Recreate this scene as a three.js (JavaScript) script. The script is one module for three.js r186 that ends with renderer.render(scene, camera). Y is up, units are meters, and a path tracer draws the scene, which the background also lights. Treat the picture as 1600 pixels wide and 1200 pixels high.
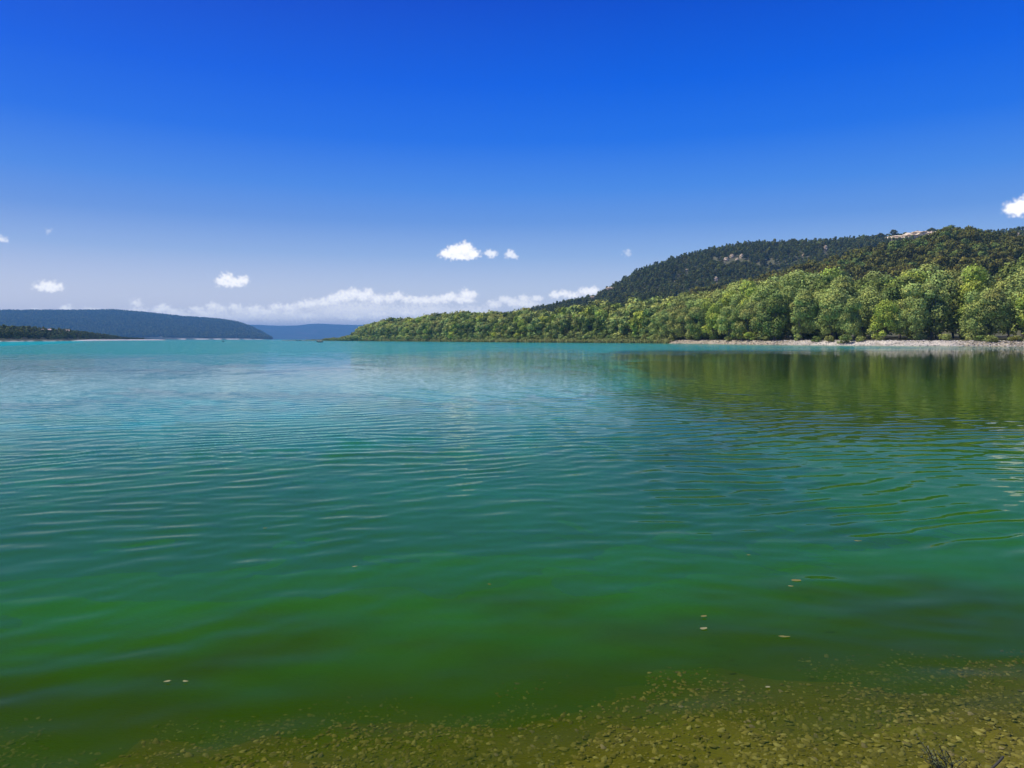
import * as THREE from 'three';
import { mergeGeometries } from 'three/addons/utils/BufferGeometryUtils.js';
import { MarchingCubes } from 'three/addons/objects/MarchingCubes.js';
import { createNoise2D, createNoise3D } from 'simplex-noise';

// ------------------------------------------------------------------ camera, sky, sun, exposure
const scene = new THREE.Scene();
const EYE = 1.7, F = 600 / Math.tan(28 * Math.PI / 180), PITCH = -Math.atan(70 / F);
const camera = new THREE.PerspectiveCamera(56, 4 / 3, 0.1, 30000);
camera.position.set(0, EYE, 0);
camera.rotation.set(PITCH, 0, 0);
scene.add(camera);

const SUN_AZ = -82 * Math.PI / 180, SUN_EL = 57 * Math.PI / 180;
const sunDir = new THREE.Vector3(Math.sin(SUN_AZ) * Math.cos(SUN_EL), Math.sin(SUN_EL), -Math.cos(SUN_AZ) * Math.cos(SUN_EL));
const sun = new THREE.DirectionalLight(new THREE.Color().setRGB(1, 0.94, 0.84), 5.0);
sun.position.copy(sunDir).multiplyScalar(900);
sun.target.position.set(60, 0, -250);
sun.position.add(sun.target.position);
sun.castShadow = true;
Object.assign(sun.shadow.camera, { left: -700, right: 700, top: 700, bottom: -700, near: 1, far: 2500 });
sun.shadow.mapSize.set(4096, 4096);
scene.add(sun, sun.target);

const renderer = new THREE.WebGLRenderer({ antialias: true });
renderer.toneMapping = THREE.LinearToneMapping;
renderer.toneMappingExposure = 1.0;
renderer.shadowMap.enabled = true;

// ------------------------------------------------------------------ helpers
const rngOf = (a) => () => { a |= 0; a = (a + 0x6D2B79F5) | 0; let t = Math.imul(a ^ (a >>> 15), 1 | a); t = (t + Math.imul(t ^ (t >>> 7), 61 | t)) ^ t; return ((t ^ (t >>> 14)) >>> 0) / 4294967296; };
const R = rngOf(7);
const rr = (a, b) => a + (b - a) * R();
const n2 = createNoise2D(rngOf(11)), n3 = createNoise3D(rngOf(12));
const fbm2 = (x, y, o = 4) => { let s = 0, a = 0.5; for (let i = 0; i < o; i++) { s += a * n2(x, y); x = x * 2.03 + 5.1; y = y * 2.03 - 3.7; a *= 0.5; } return s; };
const clamp = (x, a = 0, b = 1) => Math.min(b, Math.max(a, x));
const smooth = (a, b, x) => { const t = clamp((x - a) / (b - a)); return t * t * (3 - 2 * t); };
const mix = (a, b, t) => a + (b - a) * t;
const lin = (pts, x) => {                                   // polyline through [x, y] points
  if (x <= pts[0][0]) return pts[0][1];
  for (let i = 1; i < pts.length; i++) if (x <= pts[i][0]) return mix(pts[i - 1][1], pts[i][1], (x - pts[i - 1][0]) / (pts[i][0] - pts[i - 1][0]));
  return pts[pts.length - 1][1];
};
const srgb = (r, g, b) => [r, g, b].map((c) => (c /= 255, c <= 0.04045 ? c / 12.92 : ((c + 0.055) / 1.055) ** 2.4));
// photograph pixel -> direction; a direction's distance then comes from the water, shore or hill that it meets
const ray = (px, py) => new THREE.Vector3((px - 800) / F, (600 - py) / F, -1).applyEuler(camera.rotation);
const onWater = (px, py, y = 0) => { const d = ray(px, py); return d.multiplyScalar((y - EYE) / d.y).setY(y); };
const bearing = (px) => { const d = ray(px, 530); d.y = 0; return d.normalize(); };
const place = (px, r, y) => bearing(px).multiplyScalar(r).setY(y);
const heightAt = (px, py, r) => { const d = ray(px, py); return EYE + r * d.y / Math.hypot(d.x, d.z); };
const toPx = (x, z) => 800 + F * Math.hypot(1, 70 / F) * x / -z;

const taken = {};
const numbered = (n) => { taken[n] = (taken[n] ?? -1) + 1; return taken[n] ? `${n}_${String(taken[n]).padStart(3, '0')}` : n; };
const shadowed = (o) => { o.traverse((m) => { if (m.isMesh) { m.castShadow = true; m.receiveShadow = true; } }); return o; };
function add(o, name, label, category, group, kind) {
  o.name = numbered(name);
  if (kind) o.userData.kind = kind;
  if (label) o.userData.label = label;
  if (category) o.userData.category = category;
  if (group) o.userData.group = group;
  scene.add(shadowed(o));
  return o;
}
function part(parent, name, geometry, material) { const m = new THREE.Mesh(geometry, material); m.name = name; parent.add(m); return m; }
const std = (r, g, b, roughness = 0.9, extra = {}) => new THREE.MeshStandardMaterial({ color: new THREE.Color().setRGB(r, g, b), roughness, ...extra });
// under water or milky: no shine of its own, the water's surface has it
const matt = (r, g, b, extra = {}) => new THREE.MeshPhysicalMaterial({ color: new THREE.Color().setRGB(r, g, b), roughness: 1, specularIntensity: 0, ...extra });
function meshOf(positions, index, colors, normals, uvs) {
  const g = new THREE.BufferGeometry();
  g.setAttribute('position', new THREE.BufferAttribute(new Float32Array(positions), 3));
  if (colors) g.setAttribute('color', new THREE.BufferAttribute(new Float32Array(colors), 3));
  if (uvs) g.setAttribute('uv', new THREE.BufferAttribute(new Float32Array(uvs), 2));
  g.setIndex(index);
  if (normals) g.setAttribute('normal', new THREE.BufferAttribute(new Float32Array(normals), 3)); else g.computeVertexNormals();
  return g;
}
function gridIndex(nu, nv, flip = false) {
  const ix = [];
  for (let j = 0; j < nv - 1; j++) for (let i = 0; i < nu - 1; i++) {
    const a = j * nu + i, b = a + 1, c = a + nu, d = c + 1;
    flip ? ix.push(a, c, b, b, c, d) : ix.push(a, b, c, b, d, c);
  }
  return ix;
}

// ------------------------------------------------------------------ sky (air and clouds)
{
  const W = 4096, H = 2048, data = new Float32Array(W * H * 4);
  const grad = [[-90, [205, 214, 230]], [0, [246, 246, 249]], [1.5, [238, 241, 247]], [3.5, [210, 222, 241]], [6.5, [152, 186, 234]], [9, [108, 157, 230]], [11.5, [76, 141, 234]], [15, [34, 115, 234]], [19, [8, 97, 228]], [24.5, [6, 76, 206]], [35, [7, 58, 180]], [55, [7, 50, 162]], [90, [7, 46, 152]]].map(([e, c]) => [e, srgb(...c)]);
  const gradAt = (e) => [0, 1, 2].map((k) => lin(grad.map(([x, c]) => [x, c[k]]), e));
  for (let j = 0; j < H; j++) {
    const e = (j + 0.5) / H * 180 - 90, c = gradAt(e);
    for (let i = 0; i < W; i++) {
      const az = (i + 0.5) / W * 2 * Math.PI - Math.PI, k = (j * W + i) * 4;       // atan2(z, x)
      const toSun = Math.cos(az - Math.atan2(sunDir.z, sunDir.x));                  // paler and redder round the sun's side, as air is
      const w = 1 + 0.10 * toSun;
      data[k] = c[0] * w + 0.013 * Math.max(0, toSun + 0.05) * smooth(-2, 4, e); data[k + 1] = c[1] * (1 + 0.02 * toSun); data[k + 2] = c[2]; data[k + 3] = 1;
    }
  }
  const D = 180 / Math.PI;
  const dirOf = (px, py) => { const d = ray(px, py).normalize(); return [Math.atan2(d.z, d.x), Math.asin(d.y)]; };
  const clouds = [];                                        // each: { puffs: [az, el, rx, ry], soft, fade }
  const fromPx = (list, o = {}) => clouds.push({ puffs: list.map(([x, y, rx, ry]) => { const [a, e] = dirOf(x, y); const s = 1 / F / (1 + ((x - 800) / F) ** 2) ** 0.5; return [a, e, rx * s, ry * s]; }), ...o });
  fromPx([[62, 449, 12, 7], [75, 446, 15, 9], [88, 448, 11, 8], [78, 452, 20, 6]]);
  fromPx([[346, 440, 11, 8], [355, 435, 12, 10], [368, 440, 14, 8], [381, 439, 9, 9], [362, 445, 24, 5]]);
  fromPx([[697, 397, 13, 8], [712, 392, 16, 11], [727, 390, 15, 13], [741, 397, 11, 8], [720, 402, 26, 6]]);
  fromPx([[767, 397, 11, 7]], { fade: 0.75 });
  fromPx([[797, 398, 9, 8], [804, 401, 6, 5]], { fade: 0.7 });
  fromPx([[1582, 325, 15, 12], [1596, 321, 18, 14], [1612, 328, 16, 14], [1590, 332, 18, 8]], { soft: 1.4 });
  fromPx([[-6, 372, 16, 5], [6, 375, 8, 3]], { fade: 0.6 });
  fromPx([[980, 396, 6, 6]], { fade: 0.35 });
  fromPx([[75, 362, 5, 3]], { fade: 0.25 });
  fromPx([[213, 474, 11, 7]], { fade: 0.7 });
  fromPx([[53, 486, 14, 6]]); fromPx([[103, 483, 10, 8], [112, 487, 16, 5]]); fromPx([[140, 486, 26, 6], [165, 488, 30, 5]]);
  fromPx([[215, 487, 24, 7], [200, 490, 30, 6]], { fade: 0.72 });
  fromPx([[246, 486, 10, 8], [256, 482, 13, 8], [270, 489, 18, 8], [285, 492, 16, 8]], { fade: 0.90 });
  fromPx([[308, 484, 14, 7], [320, 490, 20, 8], [332, 479, 13, 8], [345, 484, 13, 8], [367, 480, 12, 8], [378, 486, 12, 8], [395, 489, 16, 9]], { fade: 0.90 });
  fromPx([[430, 494, 130, 15], [560, 488, 120, 22], [660, 488, 90, 17], [740, 488, 50, 13], [340, 496, 90, 12]], { fade: 0.62, soft: 1.7 });
  fromPx([[398, 484, 18, 8], [418, 488, 22, 7], [432, 480, 14, 7], [452, 482, 16, 8], [472, 477, 14, 8], [487, 475, 16, 9], [505, 473, 14, 9], [521, 468, 16, 11], [537, 464, 17, 12], [552, 460, 14, 12], [566, 464, 12, 11], [575, 460, 10, 11], [590, 468, 14, 10], [608, 467, 14, 9], [622, 463, 11, 8], [638, 468, 14, 8]], { fade: 0.94 });
  fromPx([[650, 470, 14, 8], [665, 470, 18, 9], [682, 469, 14, 8], [697, 467, 14, 10], [706, 464, 10, 9]], { fade: 0.96 });
  fromPx([[718, 469, 10, 8], [727, 461, 11, 11], [738, 461, 10, 8], [728, 470, 18, 6]]);
  fromPx([[640, 490, 30, 7], [590, 492, 26, 6], [550, 496, 30, 6], [480, 494, 22, 6], [455, 490, 16, 6]], { fade: 0.76 });
  fromPx([[772, 476, 14, 8], [790, 469, 14, 8], [800, 472, 14, 8], [818, 467, 10, 7], [838, 467, 12, 6], [820, 476, 30, 7]], { fade: 0.79 });
  fromPx([[868, 461, 11, 7], [880, 459, 12, 7], [895, 462, 14, 6]], { fade: 0.94 }); fromPx([[914, 456, 13, 8], [926, 455, 12, 8]], { fade: 0.96 });
  const rc = rngOf(31), between = (a, b) => a + (b - a) * rc();
  for (let q = 0; q < 120; q++) {                           // the same weather goes on round the horizon
    const a = between(-Math.PI, Math.PI), off = Math.abs(Math.atan2(Math.sin(a + Math.PI / 2), Math.cos(a + Math.PI / 2)));
    if (off < 0.66) continue;
    const low = rc() < 0.75, e = low ? between(0.03, 0.075) : between(0.09, 0.24), s = low ? between(0.01, 0.03) : between(0.012, 0.026), puffs = [];
    for (let m = 0; m < 5; m++) puffs.push([a + between(-1.4, 1.4) * s, e + between(-0.15, 0.25) * s, s * between(0.5, 0.9), s * between(0.3, 0.5)]);
    clouds.push({ puffs, fade: low ? between(0.6, 0.95) : 1 });
  }
  for (const { puffs, soft = 1, fade = 1 } of clouds) {
    let a0 = 9, a1 = -9, e0 = 9, e1 = -9;
    for (const [a, e, rx, ry] of puffs) { a0 = Math.min(a0, a - rx * 1.7); a1 = Math.max(a1, a + rx * 1.7); e0 = Math.min(e0, e - ry * 1.7); e1 = Math.max(e1, e + ry * 1.7); }
    const i0 = Math.floor((a0 + Math.PI) / (2 * Math.PI) * W), i1 = Math.ceil((a1 + Math.PI) / (2 * Math.PI) * W), j0 = Math.floor((e0 / Math.PI + 0.5) * H), j1 = Math.ceil((e1 / Math.PI + 0.5) * H);
    for (let j = j0; j <= j1; j++) for (let i = i0; i <= i1; i++) {
      const a = (i + 0.5) / W * 2 * Math.PI - Math.PI, e = ((j + 0.5) / H - 0.5) * Math.PI;
      if (e < 0) continue;
      const wa = a + 0.0045 * soft * fbm2(a * 170, e * 190, 5), we = e + 0.0045 * soft * fbm2(a * 170 + 40, e * 190 + 9, 5);
      let best = -9, all = 0;
      for (const [pa, pe, rx, ry] of puffs) {
        const u = (wa - pa) / rx, v = (we - pe) / ry, f = 1 - u * u - (v < 0 ? v * v * 1.7 : v * v);
        if (f > best) best = f;
        all += Math.exp(3 * f - 3);
      }
      const F0 = best + 0.12 * Math.min(all, 2) + 0.45 * fbm2(a * 360, e * 420, 4);
      let m = smooth(0.0, 0.55 * soft, F0) * fade;
      if (m <= 0) continue;
      const l = clamp(0.25 + 0.65 * F0 + 0.5 * fbm2(a * 240 + 3, e * 280, 4));   // thick cloud is whiter than its thin fringes
      const sh = [0.70, 0.73, 0.84], hi = [1.36, 1.34, 1.31], k = ((j * W) + ((i + W) % W)) * 4;
      for (let c = 0; c < 3; c++) {
        const v = mix(sh[c], hi[c], l);
        data[k + c] = mix(data[k + c], v, m);
      }
    }
  }
  const sky = new THREE.DataTexture(data, W, H, THREE.RGBAFormat, THREE.FloatType);
  sky.mapping = THREE.EquirectangularReflectionMapping; sky.magFilter = THREE.LinearFilter; sky.needsUpdate = true;
  scene.background = sky; scene.environment = sky;
}
scene.fog = new THREE.FogExp2(new THREE.Color().setRGB(0.18, 0.54, 1.0), 1.35e-4);

// ------------------------------------------------------------------ land: shoreline and heights
const WATERLINE = [[440, 531.7], [485, 532.0], [560, 532.6], [600, 533.0], [700, 533.8], [800, 534.7], [900, 535.2], [1000, 535.8], [1100, 537.1], [1200, 538.5], [1300, 539.4], [1400, 540.1], [1600, 541.1], [1800, 542.5], [2100, 545], [2600, 550]];
const shoreR = (px) => { const p = onWater(px, lin(WATERLINE, px)); return Math.hypot(p.x, p.z); };
const MID_TOP = [[1000, 470], [1090, 455], [1170, 441], [1210, 430], [1260, 415], [1300, 406], [1345, 394], [1400, 383], [1440, 375], [1465, 364], [1490, 359], [1520, 365], [1560, 372], [1620, 380], [1800, 380], [2600, 400]];
const FAR_TOP = [[800, 488], [840, 479], [880, 472], [930, 460], [960, 441], [1000, 419], [1050, 401], [1100, 389], [1160, 378], [1200, 376], [1260, 375], [1320, 371], [1370, 369], [1410, 367], [1440, 363], [1500, 365], [1550, 361], [1600, 356], [1800, 340], [2600, 340]];
const MID_R = 560, FAR_R = 1060, MID_TREE = 6.5, FAR_TREE = 7.5;
const spitWidth = (px) => lin([[440, 8], [485, 14], [540, 40], [580, 90], [640, 900], [700, 3000]], px);
function landH(px, r) {
  const sr = shoreR(px), t = r - sr, p = place(px, r, 0);
  if (t < 0) return Math.max(-6, t * 0.45);
  const gravel = smooth(980, 1080, px), bank = mix(0.7, 1.3, gravel);
  let h = bank * smooth(0, mix(14, 9, gravel), t) + 0.02 * Math.max(0, t - 9);
  h += 0.18 * fbm2(p.x * 0.15, p.z * 0.15) * smooth(0, 6, t);
  const w = spitWidth(px);
  h = mix(h, -4, smooth(w, w + 25, t));
  if (px > 960) {
    const r0 = sr + 70, H = heightAt(px, lin(MID_TOP, px), MID_R) - MID_TREE, s = smooth(r0, MID_R, r);
    const k = (0.75 * s + 0.25 * clamp((r - r0) / (MID_R - r0))) * (1 - 0.55 * smooth(MID_R, MID_R + 200, r)) * smooth(960, 1100, px);
    h = Math.max(h, H * k + 5 * fbm2(p.x * 0.012, p.z * 0.012) * 4 * k * (1 - k));
  }
  if (px > 780) {
    const H = heightAt(px, lin(FAR_TOP, px), FAR_R) - FAR_TREE, s = clamp((r - 560) / (FAR_R - 560));
    const k = (0.55 * s + 0.45 * s * s * (3 - 2 * s)) * (1 - 0.5 * smooth(FAR_R, FAR_R + 350, r));
    h = Math.max(h, H * k + 14 * fbm2(p.x * 0.006 + 9, p.z * 0.006) * 4 * k * (1 - k));
  }
  return h;
}
const hitLand = (px, py, from = 120, to = 1400) => { for (let r = Math.max(from, shoreR(px)); r < to; r += 1.5) if (landH(px, r) >= heightAt(px, py, r)) return r; return null; };

const groundMat = (o = {}) => new THREE.MeshStandardMaterial({ vertexColors: true, roughness: 0.95, ...o });
{
  const cols = [], rows = [-45, -25, -12, -6, -3, -1.5, 0, 1, 2, 3, 4, 5, 6, 7, 8, 9, 11, 13, 16, 20, 25, 32, 40, 50, 62, 76];
  for (let px = 440; px < 1620; px += 5) cols.push(px);
  for (let px = 1620; px <= 2600; px += 35) cols.push(px);
  for (let t = 92; t < 1700; t *= 1.055) rows.push(t);
  const pos = [], col = [];
  for (const t of rows) for (const px of cols) {
    const r = Math.max(6, shoreR(px) + t), h = landH(px, r), p = place(px, r, h);
    pos.push(p.x, p.y, p.z);
    const gravel = smooth(960, 1030, px + 40 * n2(p.x * 0.1, p.z * 0.1)) * (1 - smooth(8.5, 10.5, t + 2.2 * n2(p.x * 0.2, p.z * 0.2))), n = fbm2(p.x * 0.5, p.z * 0.5), w = 0.5 + 0.5 * n;
    const soil = [0.085 + 0.05 * n, 0.085 + 0.045 * n, 0.035 + 0.02 * n], wh = smooth(1215, 1275, px) * (1 - smooth(1450, 1530, px)), stone = [mix(0.38, 0.62, wh) + 0.16 * n, mix(0.32, 0.56, wh) + 0.15 * n, mix(0.22, 0.45, wh) + 0.12 * n], damp = [0.2, 0.17, 0.10];
    const patch = smooth(0.1, 0.35, fbm2(p.x * 0.12 + 4, p.z * 0.12)) * 0.6;      // brown scrub and driftwood patches on the gravel
    for (let c = 0; c < 3; c++) col.push(mix(soil[c], mix(stone[c], damp[c], patch), gravel * (t > -1.2 ? 1 : 0)));
  }
  add(new THREE.Mesh(meshOf(pos, gridIndex(cols.length, rows.length), col), groundMat()), 'far_shore_terrain', 'gravel beach and wooded hillside across the bay', null, null, 'structure');
}

// distant hills on the left and in the middle
const LEFT_TOP = [[-400, 490], [-100, 488.5], [0, 487.6], [60, 487.4], [130, 487.2], [178, 486.6], [192, 487.8], [230, 491], [290, 497], [340, 500.5], [372, 505], [395, 513.5], [410, 521], [421, 528], [428, 533]];
const BACK_TOP = [[200, 512], [330, 508.5], [400, 507.3], [435, 509], [465, 508.6], [485, 506], [500, 505.6], [530, 507], [570, 508], [640, 507], [760, 512], [900, 520]];
function hill(name, label, profile, px0, px1, step, rFoot, rTop, beach, base) {
  const pos = [], col = [], cols = [], NR = 46;
  for (let px = px0; px <= px1; px += step) cols.push(px);
  const H = (px, s) => {
    const top = heightAt(px, lin(profile, px), rTop), p = place(px, mix(rFoot, rTop, s), 0);
    const k = s <= 1 ? 0.35 * s + 0.65 * Math.sin(s * Math.PI / 2) : 1 - 0.4 * (s - 1);
    return top * k + (beach ? 9 : 12) * fbm2(p.x * 0.0022, p.z * 0.0022) * 4 * clamp(s) * (1 - clamp(s)) - 3 * (1 - smooth(0, 0.03, s)) + (s < 0.04 ? 0 : 2 * n2(p.x * 0.01, p.z * 0.01) * (1 - smooth(0.9, 1, s)));
  };
  for (let j = 0; j < NR; j++) {
    const s = j < 8 ? j * 0.006 : mix(0.042, 1.5, (j - 7) / (NR - 8));
    for (const px of cols) {
      const p = place(px, mix(rFoot, rTop, s), H(px, s));
      pos.push(p.x, p.y, p.z);
      const n = fbm2(p.x * 0.01, p.z * 0.01, 5), b = beach && s < 0.03 && s > 0 ? smooth(-0.05, 0.05, fbm2(px * 0.045, 3)) * smooth(275, 285, px) : 0;
      const bare = smooth(0.26, 0.45, fbm2(p.x * 0.003 + 7, p.z * 0.003)) * 0.35;
      for (let c = 0; c < 3; c++) col.push(mix(mix(base[c] * (1 + 0.7 * n), [0.17, 0.13, 0.1][c], bare), [0.5, 0.46, 0.38][c], b));
    }
  }
  add(new THREE.Mesh(meshOf(pos, gridIndex(cols.length, NR), col), groundMat()), name, label, null, null, 'structure');
  return (px, s) => place(px, mix(rFoot, rTop, s), H(px, s));
}
const leftHillAt = hill('wooded_hill', 'long dark blue wooded hill across the lake', LEFT_TOP, -420, 428, 4, 3700, 5200, true, [0.030, 0.042, 0.022]);
hill('distant_hill', 'faint blue hill closing the far end of the lake', BACK_TOP, 180, 900, 6, 8800, 10200, false, [0.035, 0.05, 0.03]);

// low wooded point on the left
const POINT_LINE = [[-400, 537], [-150, 534.8], [0, 533.5], [60, 533.0], [100, 532.7], [150, 532.2], [200, 531.7], [250, 531.4], [270, 531.3]];
const POINT_TOP = [[-400, 508], [0, 512], [40, 514], [70, 515.5], [100, 517], [140, 520], [170, 523], [200, 527], [240, 529.6], [270, 531]];
const pointR = (px) => { const p = onWater(px, lin(POINT_LINE, px)); return Math.hypot(p.x, p.z); };
const pointH = (px, t) => {
  const top = Math.max(0, heightAt(px, lin(POINT_TOP, px), pointR(px) + 150) - 5.5), p = place(px, pointR(px) + t, 0);
  if (t < 0) return t * 0.1;
  return 1.2 * smooth(0, 14, t) * smooth(272, 235, px) + top * smooth(10, 140, t) * (1 - smooth(300, 500, t)) + 0.5 * fbm2(p.x * 0.03, p.z * 0.03) * smooth(0, 30, t) - 4 * smooth(420, 600, t) - 2 * smooth(255, 272, px);
};
{
  const pos = [], col = [], cols = [], rows = [-40, -15, -5, 0, 2, 4, 6, 8, 10, 13, 16, 20, 30, 45, 65, 90, 120, 150, 190, 240, 320, 420, 520, 620];
  for (let px = -400; px <= 275; px += 5) cols.push(px);
  for (const t of rows) for (const px of cols) {
    const p = place(px, pointR(px) + t, pointH(px, t));
    pos.push(p.x, p.y, p.z);
    const n = fbm2(p.x * 0.06, p.z * 0.06), sand = (px > 110 ? 1 : 0.55) * smooth(mix(6, 22, smooth(110, 150, px)), mix(3, 17, smooth(110, 150, px)), t + 6 * n) * (px > 110 ? 1 : smooth(-0.1, 0.25, fbm2(px * 0.06, 8)));
    for (let c = 0; c < 3; c++) col.push(mix([0.06, 0.07, 0.03][c] * (1 + 0.5 * n), [0.78, 0.72, 0.62][c], sand));
  }
  add(new THREE.Mesh(meshOf(pos, gridIndex(cols.length, rows.length), col), groundMat()), 'wooded_point_terrain', 'low wooded point with a pale sand edge', null, null, 'structure');
}

// ------------------------------------------------------------------ near shore, lake bed and its pebbles
const SH0 = 1.66, SHK = 0.17;
const offshore = (x, z) => (-z - SH0 - SHK * x) / Math.hypot(1, SHK);
const bedH = (x, z) => {
  const s = offshore(x, z) + 0.22 * n2(x * 0.5, z * 0.5);
  const d = s < 0 ? 0.10 * s : s < 1.2 ? 0.11 * s : s < 8 ? 0.132 + (s - 1.2) * 0.15 : s < 30 ? 1.152 + (s - 8) * 0.0385 : Math.min(7, 2.0 + (s - 30) * 0.035);
  return -d + 0.02 * fbm2(x * 2, z * 2) * smooth(6, 0, s) + 0.15 * fbm2(x * 0.25, z * 0.25) * smooth(3, 8, s);
};
const stoneTone = () => { const k = R(), v = rr(0.62, 1.12); return (k < 0.55 ? [0.25, 0.20, 0.042] : k < 0.8 ? [0.17, 0.135, 0.028] : k < 0.96 ? [0.33, 0.275, 0.075] : [0.28, 0.21, 0.10]).map((c) => c * v); };
const pebbleShapes = [0, 1, 2, 3, 4].map((k) => {
  const g = new THREE.SphereGeometry(1, 8, 5), p = g.attributes.position, r = rngOf(50 + k), o = r() * 99;
  for (let i = 0; i < p.count; i++) {
    const x = p.getX(i), y = p.getY(i), z = p.getZ(i), m = 1 + 0.4 * n3(x * 1.3 + o, y * 1.1, z * 1.1);
    p.setXYZ(i, x * m, Math.sign(y) * Math.abs(y) ** 0.75 * 0.24 * m, z * m * (0.62 + 0.1 * (k % 3)));
  }
  g.computeVertexNormals();
  return g;
});
{
  const xs = [], zs = [];
  for (let x = -9; x <= 9.001; x += 0.09) xs.push(x);
  for (let d = 0.4; xs[xs.length - 1] < 5000; d *= 1.35) { xs.push(xs[xs.length - 1] + d); xs.unshift(xs[0] - d); }
  for (let z = 6; z > -1; z -= 0.5) zs.push(z);
  for (let z = -1; z > -8; z -= 0.08) zs.push(z);
  for (let d = 0.1; zs[zs.length - 1] > -13000; d *= 1.12) zs.push(zs[zs.length - 1] - d);
  const pos = [], col = [], uv = [];
  for (const z of zs) for (const x of xs) {
    const y = bedH(x, z), s = offshore(x, z), n = fbm2(x * 1.3, z * 1.3), n1 = fbm2(x * 0.35 + 8, z * 0.35);
    pos.push(x, y, z); uv.push(x, z);
    const weed = smooth(0.9, 2.5, s + 0.8 * n1 + 0.5 * n), deep = smooth(2.0, 6, s + 1.5 * n1) * (1 - 0.85 * smooth(14, 26, s + 4 * n) * smooth(-1, 8, x + 0.1 * z + 2 * n1)), marl = 0;  // bed colour darkened in the bay to keep the tree reflection dark
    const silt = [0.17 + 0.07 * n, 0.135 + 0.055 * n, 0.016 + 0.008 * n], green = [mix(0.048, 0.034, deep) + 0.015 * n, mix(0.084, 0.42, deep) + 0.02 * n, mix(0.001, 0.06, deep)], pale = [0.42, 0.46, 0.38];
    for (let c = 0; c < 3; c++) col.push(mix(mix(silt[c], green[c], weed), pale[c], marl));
  }
  const N = 512, bd = new Uint8Array(N * N * 4);
  for (let j = 0; j < N; j++) for (let i = 0; i < N; i++) {
    const u = i / N * Math.PI * 2, v = j / N * Math.PI * 2;
    let h = 0, a = 0.5; for (let o = 0, f = 1.6; o < 4; o++, f *= 2.1, a *= 0.6) h += a * n3(Math.cos(u) * f + Math.cos(v) * 3.1 * f, Math.sin(u) * f + o, Math.sin(v) * 3.1 * f);
    const k = (j * N + i) * 4, b = clamp(0.5 + 0.45 * h) * 255; bd[k] = bd[k + 1] = bd[k + 2] = b; bd[k + 3] = 255;
  }
  const bump = new THREE.DataTexture(bd, N, N); bump.wrapS = bump.wrapT = THREE.RepeatWrapping; bump.magFilter = THREE.LinearFilter; bump.needsUpdate = true; bump.repeat.set(1.4, 1.4);
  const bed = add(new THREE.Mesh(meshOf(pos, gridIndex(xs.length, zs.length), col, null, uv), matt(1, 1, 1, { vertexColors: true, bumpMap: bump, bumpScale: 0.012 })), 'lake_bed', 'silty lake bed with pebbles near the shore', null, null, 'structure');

  // pebbles: the largest singly, the rest as one scatter
  const spots = [];
  for (let k = 0; k < 200000 && spots.length < 46000; k++) {
    const x = rr(-3.6, 4.2), z = rr(-4.6, -1.7), s = offshore(x, z);
    if (s < -0.9 || s > 2.5 || R() > 1.3 - 0.52 * Math.max(0, s) - 0.2 * smooth(-0.1, 0.4, n2(x * 0.9, z * 0.9))) continue;
    const size = (0.007 + 0.019 * R() ** 2.2 + (R() < 0.02 ? 0.013 : 0)) * lin([[0.8, 1], [2.4, 0.6]], s);
    spots.push({ x, z, size, s });
  }
  spots.sort((a, b) => b.size / Math.hypot(b.x, b.z, 1.7) * (b.s > 1.6 ? 0.5 : 1) - a.size / Math.hypot(a.x, a.z, 1.7) * (a.s > 1.6 ? 0.5 : 1));
  const m4 = new THREE.Matrix4(), q = new THREE.Quaternion(), e = new THREE.Euler();
  const mats = Array.from({ length: 14 }, () => matt(...stoneTone()));
  const poseOf = (o) => { e.set(rr(-0.3, 0.3), rr(0, 6.28), rr(-0.3, 0.3)); q.setFromEuler(e); return m4.compose(new THREE.Vector3(o.x, bedH(o.x, o.z) + o.size * 0.06, o.z), q, new THREE.Vector3(o.size, o.size * rr(0.8, 1.3), o.size)); };
  spots.slice(0, 290).forEach((o, k) => { const p = new THREE.Mesh(pebbleShapes[k % 5], mats[k % mats.length]); p.name = 'pebble'; poseOf(o).decompose(p.position, p.quaternion, p.scale); p.castShadow = p.receiveShadow = true; bed.add(p); });
  const rest = spots.slice(290), inst = new THREE.InstancedMesh(pebbleShapes[1], matt(1, 1, 1), rest.length), c = new THREE.Color();
  rest.forEach((o, k) => { inst.setMatrixAt(k, poseOf(o)); inst.setColorAt(k, c.setRGB(...stoneTone())); });
  inst.name = 'pebbles'; inst.userData.kind = 'stuff'; inst.castShadow = inst.receiveShadow = true; bed.add(inst);
}

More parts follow.
